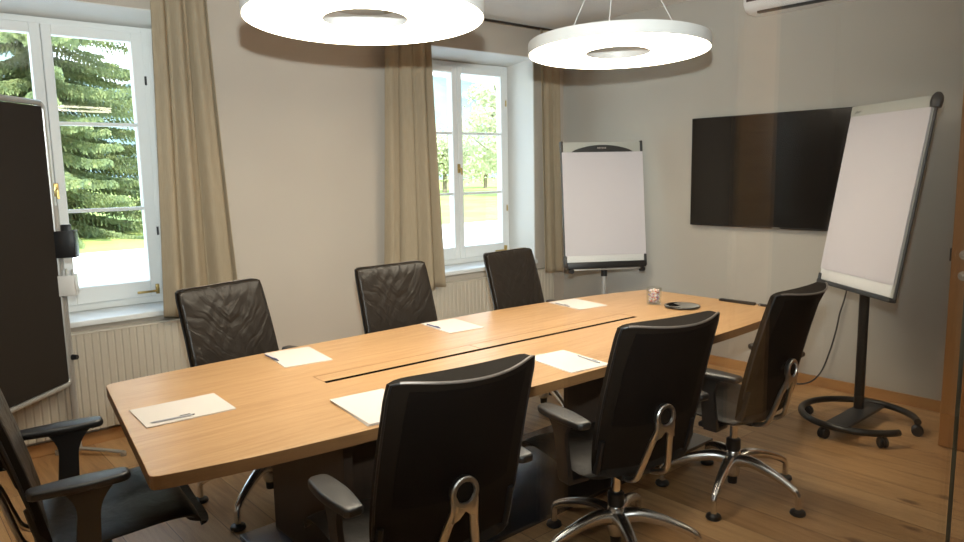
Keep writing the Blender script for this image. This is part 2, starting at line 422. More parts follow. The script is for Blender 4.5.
# windows
def make_window(idx, xc, x1, xp0, xp1, xl0, xl1):
    root = empty('window_%d' % idx, (xc, 5.05, ZS)); root['kind'] = 'structure'
    x0 = 2 * xc - x1
    Y0, Y1 = -0.02, 0.05
    def X(v): return v - xc
    zt = 2.545 - ZS; zp = [0.915 - ZS, 1.395 - ZS, 1.93 - ZS, 2.45 - ZS]
    f = MB()
    f.box((X(x0), 0.0, 0), (X(x0) + 0.045, 0.08, zt), 0.004); f.box((X(x1) - 0.045, 0.0, 0), (X(x1), 0.08, zt), 0.004)
    f.box((X(x0) + 0.044, 0.001, zt - 0.04), (X(x1) - 0.044, 0.079, zt), 0.003); f.box((X(x0) + 0.044, 0.001, 0), (X(x1) - 0.044, 0.079, 0.05), 0.003)
    Wa, Wb_ = (W1, W2)[idx - 1]
    f.box((X(Wa), 0.025, 0), (X(x0) + 0.01, 0.085, ZR - ZS)); f.box((X(x1) - 0.01, 0.025, 0), (X(Wb_), 0.085, ZR - ZS)); f.box((X(x0), 0.025, zt - 0.01), (X(x1), 0.085, ZR - ZS))
    f.build('window_frame', M['white'], root, smooth=False)
    for side, (a, c, p0, p1) in enumerate(((X(x0) + 0.04, -0.002, X(xl0), X(xl1)), (0.002, X(x1) - 0.04, X(xp0), X(xp1)))):
        s = MB()
        s.box((a, Y0, 0.045), (p0, Y1, zt - 0.035), 0.005); s.box((p1, Y0, 0.045), (c, Y1, zt - 0.035), 0.005)
        s.box((p0, Y0, 0.045), (p1, Y1, zp[0]), 0.005); s.box((p0, Y0, zp[3]), (p1, Y1, zt - 0.035), 0.005)
        for zm in zp[1:3]: s.box((p0, Y0 + 0.012, zm - 0.011), (p1, Y1 - 0.012, zm + 0.011), 0.004)
        so = s.build('sash', M['white'], root, smooth=False)
        g = MB(); g.box((p0 - 0.005, 0.018, zp[0] - 0.005), (p1 + 0.005, 0.022, zp[3] + 0.005)); g.build('pane', M['pane'], so, smooth=False)
    k = MB(); k.box((-0.05, -0.036, zt - 0.1 - 0.55), (-0.03, -0.02, zt - 0.1 - 0.55 + 0.001))
    k = MB()
    hz = 1.53 - ZS if idx == 1 else 1.62 - ZS
    k.box((-0.014, -0.034, hz - 0.04), (0.014, -0.02, hz + 0.04), 0.004); k.tube([(0, -0.034, hz), (0, -0.06, hz), (0, -0.066, hz - 0.055)], 0.008)
    k.build('window_handle', M['brass'], root)
    for hx, hz2 in ((X(x1) - 0.042, 0.45), (X(x1) - 0.042, 1.42)):
        h = MB(); h.lathe([(0, 0), (0.007, 0), (0.007, 0.055), (0, 0.055)], 12, (hx, -0.026, hz2)); h.build('hinge', M['charcoal'] if idx == 1 else M['brass'], root)
    l = MB(); l.box((X(x1) - 0.2, -0.032, 0.07), (X(x1) - 0.06, -0.02, 0.085), 0.003); l.box((X(x1) - 0.085, -0.045, 0.06), (X(x1) - 0.065, -0.02, 0.125), 0.003)
    l.build('window_latch', M['brass'], root)
    sl = MB(); sl.box((X(W1[0] if idx == 1 else W2[0]) + 0.0, 4.695 - 5.05, -0.035), (X(W1[1] if idx == 1 else W2[1]), 0.0, 0), 0.008)
    sl.build('window_sill', M['sill'], root)
    sl2 = MB(); sl2.box((X(W1[0] if idx == 1 else W2[0]), 0.08, -0.035), (X(W1[1] if idx == 1 else W2[1]), 0.2, -0.005), 0.004)
    sl2.build('outer_sill', M['sill'], root)
make_window(1, 0.945, 1.556, 1.0, 1.443, 0.447, 0.887)
make_window(2, 4.11, 4.733, 4.165, 4.637, 3.58, 4.055)

# ------------------------------------------------------------------ glass partition (camera stands outside it)
b = MB(); b.box((XL, YG, 0.0), (2.295, YG + 0.012, ZC)); g = b.build('wall_glass', M['partition'], smooth=False); struct(g)
b = MB(); b.box((2.303, YG, 0.0), (4.46, YG + 0.012, ZC)); g = b.build('wall_glass', M['partition'], smooth=False); struct(g)
b = MB(); b.box((2.2955, YG + 0.001, 0.0), (2.3025, YG + 0.011, ZC)); e = b.build('trim_3', M['glassedge'], smooth=False); struct(e)

# open wooden door leaf with handle
root = empty('door_1', (4.5, 1.27, 0)); root['kind'] = 'structure'
b = MB(); b.box((0, -0.86, 0.006), (0.045, 0, 2.12), 0.004); b.build('door_leaf', M['doorwood'], root, smooth=False)
h = MB()
mz = Matrix.Rotation(-PI / 2, 4, 'Y')
h.lathe([(0, 0), (0.026, 0), (0.026, 0.008), (0, 0.008)], 24, mtx=Matrix.Translation((0, -0.065, 1.10)) @ mz)
h.tube(catmull([(0, -0.065, 1.10), (-0.05, -0.065, 1.10), (-0.06, -0.085, 1.10), (-0.06, -0.19, 1.10)], 5), 0.010)
h.build('door_handle', M['alu_satin'], root)
h = MB(); h.lathe([(0, 0), (0.026, 0), (0.026, 0.008), (0, 0.008)], 24, mtx=Matrix.Translation((0, -0.065, 0.985)) @ mz); h.box((-0.03, -0.072, 0.975), (-0.005, -0.058, 0.995), 0.002)
h.build('lock', M['alu_satin'], root)
h = MB(); h.box((0.012, -0.002, 1.06), (0.033, 0.012, 1.13), 0.002); h.build('latch', M['charcoal'], root)

root = empty('reflected_panel', (3.83, YB, 0)); root['kind'] = 'structure'  # unseen oak panel added and sized to reflect as a brown band
b = MB(); b.box((0, 0.002, 0.006), (0.42, 0.04, 2.6), 0.004); b.build('door_leaf', M['oak'], root, smooth=False)
b = MB(); b.box((2.23, YB + 0.002, 0.0), (2.36, YB + 0.06, ZC), 0.004); struct(b.build('trim_4', M['oak'], smooth=False))  # unseen oak post added so the glass reflects it over the right curtain

# ------------------------------------------------------------------ table
tb = empty('conference_table', (2.38, 2.62, 0))
near = catmull([(0.644, 2.114), (0.812, 2.080), (0.998, 2.053), (1.28, 2.024), (1.97, 1.985), (2.4, 1.965), (3.0, 1.95), (3.28, 1.95), (3.72, 1.965), (4.17, 2.01)], 6)
far = catmull([(4.175, 3.06), (3.85, 3.15), (3.48, 3.215), (3.0, 3.265), (2.5, 3.282), (2.1, 3.285), (1.5, 3.285), (0.95, 3.272), (0.755, 3.258)], 6)
pts = [(0.580, 2.232), (0.570, 2.165), (0.570, 2.148), (0.576, 2.136), (0.590, 2.128)] + [(p.x, p.y) for p in near] + [(4.188, 2.018), (4.199, 2.03), (4.204, 2.05), (4.208, 3.01), (4.205, 3.03), (4.196, 3.046)] + [(p.x, p.y) for p in far] + [(0.738, 3.253), (0.726, 3.244), (0.719, 3.231), (0.716, 3.218)]
pts = [(x - 2.38, y - 2.62) for x, y in pts]
b = MB(); b.prism(pts, 0.695, 0.739, 0.002)
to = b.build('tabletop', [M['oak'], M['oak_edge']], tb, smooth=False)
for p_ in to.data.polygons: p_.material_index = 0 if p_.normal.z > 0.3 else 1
# cable slot with its lid line
sl = MB()
ang = math.atan2(2.533 - 2.63, 3.372 - 1.406)
mt = Matrix.Translation((2.389 - 2.38, 2.5815 - 2.62, 0)) @ Matrix.Rotation(ang, 4, 'Z')
sl.box((-0.985, -0.016, 0.7385), (0.985, 0.010, 0.7400), mtx=mt); sl.build('cable_slot', M['slot'], tb, smooth=False)
ln = MB(); ln.box((-0.985, 0.108, 0.7385), (0.985, 0.110, 0.7397), mtx=mt); ln.box((-0.986, 0.009, 0.7385), (-0.984, 0.110, 0.7397), mtx=mt); ln.box((0.984, 0.009, 0.7385), (0.986, 0.110, 0.7397), mtx=mt)
ln.box((-0.15, 0.009, 0.7385), (-0.148, 0.110, 0.7397), mtx=mt)
ln.build('cable_flap_seam', M['oak_edge'], tb, smooth=False)
b = MB(); b.box((1.14 - 2.38, 2.18 - 2.62, 0.0), (3.66 - 2.38, 2.99 - 2.62, 0.022), 0.004); b.build('base_plate', M['plate'], tb)
for x0, x1 in ((1.29, 1.74), (3.20, 3.64)):
    b = MB()
    b.box((x0 - 2.38, 2.30 - 2.62, 0.022), (x0 - 2.38 + 0.04, 2.94 - 2.62, 0.692), 0.002)
    b.box((x1 - 2.38 - 0.04, 2.30 - 2.62, 0.022), (x1 - 2.38, 2.94 - 2.62, 0.692), 0.002)
    b.box((x0 - 2.38 + 0.04, 2.55 - 2.62, 0.022), (x1 - 2.38 - 0.04, 2.69 - 2.62, 0.692), 0.002)
    b.build('pedestal', M['darkwood'], tb, smooth=False)
b = MB(); b.box((1.76 - 2.38, 2.5 - 2.62, 0.60), (3.18 - 2.38, 2.74 - 2.62, 0.69), 0.004); b.build('cable_tray', M['black'], tb, smooth=False)
tag(tb, 'long boat shaped light oak conference table with a dark cable slot along its top', 'table')

# ------------------------------------------------------------------ chair
def make_chair():
    root = empty('conference_chair')
    hub = MB()
    hub.lathe([(0, 0.085), (0.03, 0.085), (0.034, 0.10), (0.036, 0.205), (0.03, 0.215), (0, 0.215)], 28)
    hub.build('hub', M['alu'], root)
    c = MB(); c.lathe([(0, 0.045), (0.022, 0.045), (0.024, 0.085), (0, 0.085)], 24); c.build('column_foot', M['black'], root)
    c = MB(); c.lathe([(0, 0.215), (0.033, 0.215), (0.035, 0.225), (0.034, 0.268), (0.026, 0.275), (0, 0.275)], 28); c.build('collar', M['black'], root)
    c = MB(); c.lathe([(0, 0.275), (0.019, 0.275), (0.019, 0.40), (0, 0.40)], 24); c.build('gas_lift', M['chrome'], root)
    for k in range(5):
        a = 2 * PI * k / 5 + 0.55
        l = MB()
        prof = catmull([(0.02, 0.165), (0.09, 0.178), (0.18, 0.163), (0.265, 0.135), (0.312, 0.112), (0.334, 0.092), (0.337, 0.062), (0.337, 0.026)], 4)
        rad = []
        for p in prof:
            x = p.x; rad.append(0.033 - 0.016 * min(1, x / 0.31) if x < 0.33 else 0.014)
        t = bmesh.new()
        l.tube([(p.x, 0, p.y) for p in prof], rad, 12, mtx=Matrix.Rotation(a, 4, 'Z'))
        lo = l.build('leg', M['alu'], root)
        g = MB(); g.lathe([(0, 0), (0.032, 0), (0.036, 0.006), (0.032, 0.018), (0.015, 0.026), (0, 0.026)], 20, (0.337 * math.cos(a), 0.337 * math.sin(a), 0))
        g.build('glide', M['black'], lo)
    # under-seat mechanism
    m_ = MB(); m_.box((-0.09, -0.14, 0.385), (0.09, 0.10, 0.43), 0.012); m_.box((-0.27, -0.035, 0.395), (0.27, 0.035, 0.418), 0.006)
    m_.build('mechanism', M['black'], root)
    # seat: a padded sling whose front rolls down
    prof = catmull([(0.300, 0.424), (0.299, 0.450), (0.272, 0.472), (0.19, 0.478), (0.05, 0.468), (-0.08, 0.462), (-0.13, 0.462), (-0.16, 0.474)], 4)
    n = len(prof) - 1
    def seat_fn(u, v, s):
        k = v * n; i = min(int(k), n - 1); f = k - i
        p = prof[i].lerp(prof[i + 1], f)
        q = prof[min(i + 1, n)] - prof[max(i, 0)]; q.normalize(); nrm = Vector((q.y, -q.x))   # points up side
        if nrm.y < 0: nrm = -nrm
        e = abs(2 * u - 1); x = (u - 0.5) * (0.545 - 0.09 * max(0, (v - 0.72) / 0.28) ** 2)
        th = 0.040 * (1 - 0.55 * e ** 8)
        dip = -0.012 * (1 - e * e) + 0.006 * math.sin(PI * min(1, e)) 
        base = Vector((x, p.x, p.y))
        if s == 0: return base + Vector((0, 0, dip)) - Vector((0, 0, 0.012 * e ** 10))
        return base + Vector((0, -nrm.x * th, -th * max(0.35, nrm.y))) + Vector((0, 0, dip * 0.5))
    s = MB(); s.grid(seat_fn, 20, 22)
    s.build('seat', M['seat_leather'], root, angle=60)
    # backrest: flat padded front, bowed shell behind
    zb, zt = 0.455, 1.058
    def line_y(z):
        t = (z - zb) / (zt - zb)
        return -0.135 - 0.150 * t + 0.010 * math.sin(PI * t)
    def back_fn(u, v, s):
        e = 2 * u - 1; z = zb + (zt - zb) * v
        wd = 0.522 - 0.030 * v - 0.06 * (1 - v) ** 6
        corner = max(0.0, (v - 0.94) / 0.06)
        x = e * (wd / 2) * (1 - 0.02 * corner)
        y = line_y(z)
        top = zt - 0.012 * abs(e) ** 12
        z = zb + (top - zb) * v
        if s == 0: return Vector((x, y + 0.006 - 0.020 * (1 - e * e) * (0.5 + 0.5 * v), z))
        bow = (0.058 + 0.022 * v ** 4) * (1 - e * e) * (0.25 + 0.75 * v)
        return Vector((x, y - 0.018 - bow, z - 0.018 * (1 - e * e) * v ** 6))
    k = MB(); k.grid(back_fn, 24, 24)
    bk = k.build('backrest', M['shellrim'], root, angle=50)
    # leather upholstery on the front
    def cush(u, v, s):
        uu_ = 0.012 + 0.976 * u; vv = 0.03 + 0.962 * v
        p = back_fn(uu_, vv, 0); e = abs(2 * u - 1); ev = abs(2 * v - 1)
        puff = 0.012 * (1 - e ** 6) * (1 - ev ** 10)
        fold = 0.0012 * (math.sin(34 * (abs(u - 0.5) * 0.55 + v * 0.9) + 5 * math.sin(7 * u + 3 * v)) * (1 - e ** 4) * (1 - ev ** 6))
        return p + Vector((0, (puff + 0.002 + fold) if s == 0 else -0.004, 0))
    k = MB(); k.grid(cush, 44, 48); k.build('front_cushion', M['leather'], bk, angle=80)
    # fabric inset on the rear
    def inset(u, v, s):
        uu_ = 0.10 + 0.80 * u
        lowv = 0.30 + 0.035 * (abs(2 * u - 1) ** 3)
        vv = lowv + (0.955 - lowv) * v
        p = back_fn(uu_, vv, 1)
        return p + Vector((0, -0.0025 if s == 0 else 0.003, 0))
    k = MB(); k.grid(inset, 24, 20); k.build('rear_panel', M['mesh'], bk, angle=60)
    # piping round the shell rim
    loop = [back_fn(0, v / 16, 1) for v in range(3, 17)] + [back_fn(u / 20, 1, 1) for u in range(1, 21)] + [back_fn(1, v / 16, 1) for v in range(15, 2, -1)]
    k = MB(); k.tube([tuple(p + Vector((0, 0.0, 0.001))) for p in loop], 0.0042, 8); k.build('rim', M['black'], bk)
    loop = [back_fn(u / 24, 1, 1) + Vector((0, -0.001, 0.002)) for u in range(1, 24)]
    k = MB(); k.tube([tuple(p) for p in loop], 0.0045, 8); k.build('piping', M['piping'], bk)
    # side wings joining back and seat
    for sx in (-1, 1):
        k = MB()
        k.tube(catmull([(sx * 0.232, -0.185, 0.60), (sx * 0.233, -0.168, 0.52), (sx * 0.228, -0.145, 0.455), (sx * 0.224, -0.09, 0.435), (sx * 0.222, 0.02, 0.43)], 4), [0.016] * 17, 8, flat=0.7)
        k.build('side_rail', M['black'], root)
    # A-shaped aluminium bracket with round pivot
    k = MB()
    def ringpt(R, a): return (R * math.cos(a), R * math.sin(a))
    cz, cy = 0.676, -0.272
    t = Matrix(((1, 0, 0, 0), (0, 0, -1, cy), (0, 1, 0, cz), (0, 0, 0, 1)))
    k.lathe([(0.033, -0.011), (0.046, -0.011), (0.0485, -0.006), (0.0485, 0.008), (0.045, 0.012), (0.034, 0.012), (0.032, 0.008), (0.032, -0.008)], 36, mtx=t, close=True)
    for sx in (-1, 1):
        k.tube(catmull([(sx * 0.036, cy, cz - 0.012), (sx * 0.034, cy, cz - 0.05), (sx * 0.046, cy + 0.02, 0.57), (sx * 0.066, cy + 0.045, 0.48), (sx * 0.076, cy + 0.07, 0.42), (sx * 0.066, cy + 0.13, 0.395), (sx * 0.05, cy + 0.20, 0.395)], 5),
               [0.012, 0.013, 0.014, 0.0145, 0.015] + [0.015] * 26, 10, flat=0.72, up=(0, 1, 0))
    k.prism([(-0.038, -0.03), (0.038, -0.03), (0.045, -0.085), (0.022, -0.078), (0, -0.058), (-0.022, -0.078), (-0.045, -0.085)], -0.009, 0.009, 0.003, mtx=t)
    br = k.build('back_bracket', M['alu_satin'], root)
    k = MB(); k.lathe([(0, -0.012), (0.032, -0.012), (0.032, 0.003), (0.028, 0.006), (0, 0.006)], 28, mtx=t)
    k.tube([(0, cy + 0.01, cz), (0, cy + 0.04, cz)], 0.02, 12)
    k.build('pivot_disc', M['shellrim'], br)
    # armrests
    for sx in (-1, 1):
        out = []
        ya, yb = -0.19, 0.095
        L_ = catmull([(-0.030, ya + 0.012), (-0.040, ya + 0.09), (-0.044, ya + 0.16), (-0.036, yb - 0.03), (-0.018, yb - 0.004)], 5)
        R_ = catmull([(0.018, yb - 0.004), (0.036, yb - 0.03), (0.044, ya + 0.16), (0.040, ya + 0.09), (0.030, ya + 0.012)], 5)
        pts_ = [(p.x, p.y) for p in L_] + [(p.x, p.y) for p in R_] + [(0.018, ya), (-0.018, ya)]
        pts_ = pts_[::-1]
        k = MB(); k.prism(pts_, 0.655, 0.684, 0.010, mtx=Matrix.Translation((sx * 0.305, 0, 0)), seg=3)
        ar = k.build('armrest', M['armblack'], root)
        k = MB()
        def sup(u, v, s, sx=sx):
            z = 0.41 + (0.657 - 0.41) * v
            wv = 0.030 + 0.045 * max(0, (v - 0.6) / 0.4) ** 2.2 + 0.006 * (1 - v)
            yc = -0.045 + 0.02 * v
            xo = 0.294 + 0.011 * v
            return Vector((sx * (xo + (0.010 if s == 0 else -0.010)), yc + (2 * u - 1) * wv, z))
        k.grid(sup, 6, 14); k.box((sx * 0.20, -0.08, 0.398), (sx * 0.302, -0.01, 0.418), 0.006)
        k.build('arm_support', M['armblack'], ar)
    return root

g_near = 'chairs along the near side of the table'; g_far = 'chairs along the window side of the table'
spots = [
 (1.282, 1.814, -5.9, 'black swivel chair seen from behind, nearest the camera at the middle bottom', g_near),
 (2.263, 1.787, -10.8, 'black swivel chair seen from behind, middle one of the three on the near side', g_near),
 (3.15, 1.765, 0.8, 'black swivel chair seen from behind, nearest the wheeled flipchart', g_near),
 (1.435, 3.30, 196.0, 'wrinkled black leather chair facing us beside the left curtain, leftmost across the table', g_far),
 (2.385, 3.28, 180.7, 'wrinkled black leather chair facing us in front of the middle curtain', g_far),
 (3.365, 3.27, 187.5, 'black leather chair facing us below the right window', g_far),
 (0.52, 2.705, -96.3, 'black leather chair with armrests at the left table end, cut by the frame', None),
]
chair = make_chair()
for i, (x, y, a, lab, gr) in enumerate(spots):
    c = chair if i == 0 else copy_tree(chair)
    c.location = (x, y, 0); c.rotation_euler = (0, 0, math.radians(a))
    turn = {2: 20, 3: -8, 4: 15, 5: 30, 6: 25}.get(i, 0)
    for ch in c.children:
        if ch.name.split('.')[0] == 'leg': ch.rotation_euler = (0, 0, math.radians(turn))
    tag(c, lab, 'chair', 'swivel conference chairs')

# ------------------------------------------------------------------ notepads and pens
def notepad(x, y, yaw_, label, w=0.225, h=0.31, t=0.004, sides=2):
    r = empty('notepad', (x, y, 0.7392), math.radians(yaw_))
    k = MB()
    for q in range(sides):
        k.box((-w / 2, -h / 2, t * q / sides), (w / 2, h / 2, t * (q + 0.85) / sides), mtx=Matrix.Rotation(math.radians(0.7 * q), 4, 'Z'))
    k.build('sheets', M['paper'], r, smooth=False)
    tag(r, label, 'notepad', 'notepads laid out on the table'); return r
def pen(p0, p1, material, label, z=0.7438):
    a = Vector((*p0, 0)); b_ = Vector((*p1, 0)); d = b_ - a; ln_ = d.length
    r = empty('pen', (a.x, a.y, z + 0.0036), math.atan2(d.y, d.x))
    k = MB(); k.tube([(0, 0, 0), (0.003, 0, 0), (0.010, 0, 0), (0.012, 0, 0), (ln_ - 0.012, 0, 0), (ln_, 0, 0)], [0.0006, 0.0015, 0.0030, 0.0035, 0.0035, 0.0025], 12)
    k.build('barrel', material, r)
    k = MB(); k.tube([(ln_ - 0.045, 0, 0.0045), (ln_ - 0.008, 0, 0.005)], 0.0012, 6); k.tube([(ln_ - 0.008, 0, 0.0), (ln_ + 0.006, 0, 0.0)], 0.0022, 8)
    k.build('clip', M['charcoal'], r)
    tag(r, label, 'pen', 'pens on the notepads')
notepad(0.846, 2.685, 87, 'blank white notepad at the left end of the table with a grey pen across it', w=0.245)
notepad(1.518, 3.094, -8, 'blank white notepad in front of the leftmost far chair, blue pen on it')
notepad(2.465, 3.105, -7, 'blank white notepad in front of the far chair by the middle curtain')
notepad(3.436, 3.034, -8, 'blank white notepad in front of the chair below the right window')
notepad(1.385, 2.205, -8, 'thick white notepad half hidden behind the nearest chair', t=0.009, sides=4, h=0.34)
notepad(2.36, 2.145, -8, 'blank white notepad between the two nearest chairs, pen along its right edge', h=0.32)
notepad(3.27, 2.17, -4, 'white notepad mostly hidden behind the middle near chair, one corner showing')
pen((0.705, 2.597), (0.848, 2.584), M['pengrey'], 'grey pen with dark clip on the notepad at the left table end')
pen((1.411, 3.218), (1.410, 3.075), M['penblue'], 'dark blue pen on the notepad before the leftmost far chair')
pen((2.372, 3.223), (2.362, 3.083), M['penblue'], 'dark pen on the notepad by the middle curtain chair')
pen((3.345, 3.148), (3.32, 3.003), M['pengrey'], 'grey pen on the notepad of the far chair below the right window')
pen((2.45, 2.165), (2.42, 2.01), M['pengrey'], 'grey pen at the right edge of the notepad between the two nearest chairs')

# ------------------------------------------------------------------ cup of sweets, tray, connector strips
r = empty('drinking_glass', (3.775, 2.69, 0.7392))
k = MB(); k.lathe([(0, 0.0), (0.042, 0.0), (0.045, 0.004), (0.050, 0.106), (0.0475, 0.106), (0.043, 0.010), (0, 0.008)], 36); k.build('cup_wall', M['cup'], r)
tag(r, 'clear glass filled with small wrapped pieces on the far end of the table', 'glass')
cols = [(0.65, 0.14, 0.10), (0.85, 0.80, 0.78), (0.22, 0.25, 0.55), (0.85, 0.45, 0.32), (0.88, 0.84, 0.80), (0.60, 0.50, 0.62)]
cm = [mat('wrapper_%d' % i, c_, 0.35) for i, c_ in enumerate(cols)]
t = bmesh.new()
me = bpy.data.meshes.new('sweets'); 
for q in range(190):
    a = random.uniform(0, 2 * PI); rad = 0.033 * math.sqrt(random.random()); z = random.uniform(0.017, 0.092)
    mt = Matrix.Translation((rad * math.cos(a), rad * math.sin(a), z)) @ Matrix.Rotation(random.uniform(0, 3), 4, 'X') @ Matrix.Rotation(random.uniform(0, 3), 4, 'Z') @ Matrix.Diagonal((1, 0.6, 0.5, 1))
    n0 = len(t.faces); bmesh.ops.create_icosphere(t, subdivisions=1, radius=0.0085, matrix=mt)
    t.faces.ensure_lookup_table(); mi = random.randrange(len(cm))
    for f in t.faces[n0:]: f.material_index = mi; f.smooth = True
t.to_mesh(me); t.free()
for c_ in cm: me.materials.append(c_)
sw = bpy.data.objects.new('sweets', me); col.objects.link(sw); sw.location = (3.775, 2.69, 0.7392)
tag(sw, 'red, blue and white wrapped pieces heaped inside the clear glass', 'sweets', kind='stuff')
r = empty('serving_tray', (3.80, 2.50, 0.7392))
k = MB(); k.lathe([(0, 0.002), (0.075, 0.002), (0.088, 0.010), (0.104, 0.013), (0.106, 0.011), (0.092, 0.004), (0.080, 0.0), (0, 0.0)], 48); k.build('dish', M['chrome'], r)
k = MB(); k.lathe([(0.103, 0.0115), (0.106, 0.0145), (0.1085, 0.0115), (0.106, 0.0085)], 48, close=True); k.build('rim', M['tube'], r)
tag(r, 'small round polished metal tray beside the glass on the table', 'tray')
r = empty('connector_strip', (4.165, 2.335, 0.7392), math.radians(0))
k = MB(); k.box((-0.02, -0.12, 0), (0.012, 0.12, 0.016), 0.003); k.build('housing', M['black'], r)
tag(r, 'longer flat black connector strip lying along the far right edge of the table', 'connector strip')
r2 = empty('connector_strip', (4.165, 2.155, 0.7392))
k = MB(); k.box((-0.014, -0.035, 0), (0.010, 0.035, 0.014), 0.003); k.build('housing', M['black'], r2)
k = MB(); k.box((-0.0155, 0.02, 0.003), (-0.0135, 0.03, 0.011)); k.build('port', M['alu_satin'], r2)
tag(r2, 'short black connector piece beside the chair back at the far right table edge', 'connector strip')

# ------------------------------------------------------------------ ring pendant lamps
def lamp(x, y, label, first=None):
    if first is not None:
        r = copy_tree(first)
    else:
        r = empty('ring_lamp')
        z0 = 0.0
        k = MB(); k.lathe([(0.178, 0.004), (0.170, 0.002), (0.168, 0.006), (0.168, 0.062), (0.490, 0.062), (0.492, 0.058), (0.492, 0.002), (0.488, 0.0), (0.484, 0.004)], 96, close=True)
        k.build('lamp_housing', M['white_plastic'], r)
        k = MB(); k.lathe([(0.177, 0.001), (0.485, 0.001), (0.485, 0.004), (0.177, 0.004)], 96, close=True); k.build('diffuser', M['diffuser'], r)
        k = MB(); k.lathe([(0, 0.688), (0.07, 0.688), (0.07, 0.656), (0.066, 0.650), (0, 0.650)], 32); k.build('canopy', M['white_plastic'], r)
        for a in (-41 + 133, -41 + 253, -41 + 13):
            a = math.radians(a)
            k = MB(); k.tube([(0.03 * math.cos(a), 0.03 * math.sin(a), 0.652), (0.40 * math.cos(a), 0.40 * math.sin(a), 0.06)], 0.0028, 6); k.build('suspension_cable', M['white_plastic'], r)
    r.location = (x, y, 2.222); r.rotation_mode = 'AXIS_ANGLE'; r.rotation_axis_angle = (math.radians(-2.3), rr.x, rr.y, 0)
    tag(r, label, 'ceiling lamp', 'glowing ring lamps above the table'); return r
l1 = lamp(1.675, 2.635, 'large glowing white ring lamp at top left, cut by the top of the frame')
lamp(3.25, 2.575, 'glowing white ring lamp on thin wires, seen whole near the television', l1)

# ------------------------------------------------------------------ curtains and rods
def curtain(xt0, xt1, xb0, xb1, z0, z1, nf, label, y=4.625, amp=0.035, seed=0):
    rnd = random.Random(seed)
    ph = [rnd.uniform(0, 6.28) for _ in range(6)]
    t = bmesh.new(); nu, nv = 150, 40; G = []
    for j in range(nv + 1):
        v = j / nv; z = z1 + (z0 - z1) * v; row = []
        for i in range(nu + 1):
            u = i / nu
            s = v ** 1.3
            x = (xt0 + (xt1 - xt0) * u) * (1 - s) + (xb0 + (xb1 - xb0) * u) * s
            a = amp * (0.55 + 0.6 * v)
            uu_ = u + 0.035 * math.sin(3.1 * u + ph[0]) + 0.02 * v * math.sin(9 * u + ph[1])
            w_ = math.sin(2 * PI * nf * uu_ + ph[2]) + 0.38 * math.sin(2 * PI * nf * 2.3 * uu_ + ph[3] + 0.6 * v) * (1 - 0.5 * v) 
            row.append(t.verts.new((x + 0.012 * math.cos(2 * PI * nf * uu_ + ph[2]), y + a * w_, z + (0.004 * math.sin(14 * u) if j == nv else 0))))
        G.append(row)
    for j in range(nv):
        for i in range(nu): t.faces.new([G[j][i], G[j][i + 1], G[j + 1][i + 1], G[j + 1][i]])
    me = bpy.data.meshes.new('curtain'); t.to_mesh(me); t.free(); me.materials.append(M['curtain'])
    o = bpy.data.objects.new('curtain', me); col.objects.link(o)
    me.polygons.foreach_set('use_smooth', [True] * len(me.polygons))
    s_ = o.modifiers.new('thickness', 'SOLIDIFY'); s_.thickness = 0.003
    tag(o, label, 'curtain', 'sand coloured curtains'); return o
curtain(1.46, 1.79, 1.395, 1.885, 0.735, 2.815, 3.2, 'sand curtain hanging at the right of the left window', y=4.600, amp=0.036, seed=3)
curtain(3.10, 3.50, 3.02, 3.575, 0.665, 2.815, 3.6, 'sand curtain hanging at the left of the right window, behind a chair', y=4.598, amp=0.034, seed=8)
curtain(4.70, 4.98, 4.735, 5.01, 0.655, 2.815, 2.5, 'narrow orange-lit curtain between the right window and the corner flipchart', y=4.598, amp=0.026, seed=5)
for x0, x1, lab in ((0.05, 2.0, 'black curtain rod over the left window, above the frame'), (3.0, 5.02, 'thin black curtain rod over the right window under the ceiling')):
    r = empty('curtain_rod', ((x0 + x1) / 2, 4.62, 2.83)); hl = (x1 - x0) / 2
    k = MB(); k.tube([(-hl, 0, 0), (hl, 0, 0)], 0.011, 12); k.lathe([(0, 0), (0.016, 0), (0.016, 0.03), (0, 0.03)], 16, mtx=Matrix.Translation((hl, 0, 0)) @ Matrix.Rotation(PI / 2, 4, 'Y')); k.lathe([(0, 0), (0.016, 0), (0.016, 0.03), (0, 0.03)], 16, mtx=Matrix.Translation((-hl - 0.03, 0, 0)) @ Matrix.Rotation(PI / 2, 4, 'Y'))
    k.build('rod', M['tube'], r)
    for q in (-0.85, 0.85):
        k = MB(); k.tube([(q * hl, 0, 0), (q * hl, 0.108, 0)], 0.007, 8); k.build('bracket', M['tube'], r)
    tag(r, lab, 'curtain rod')

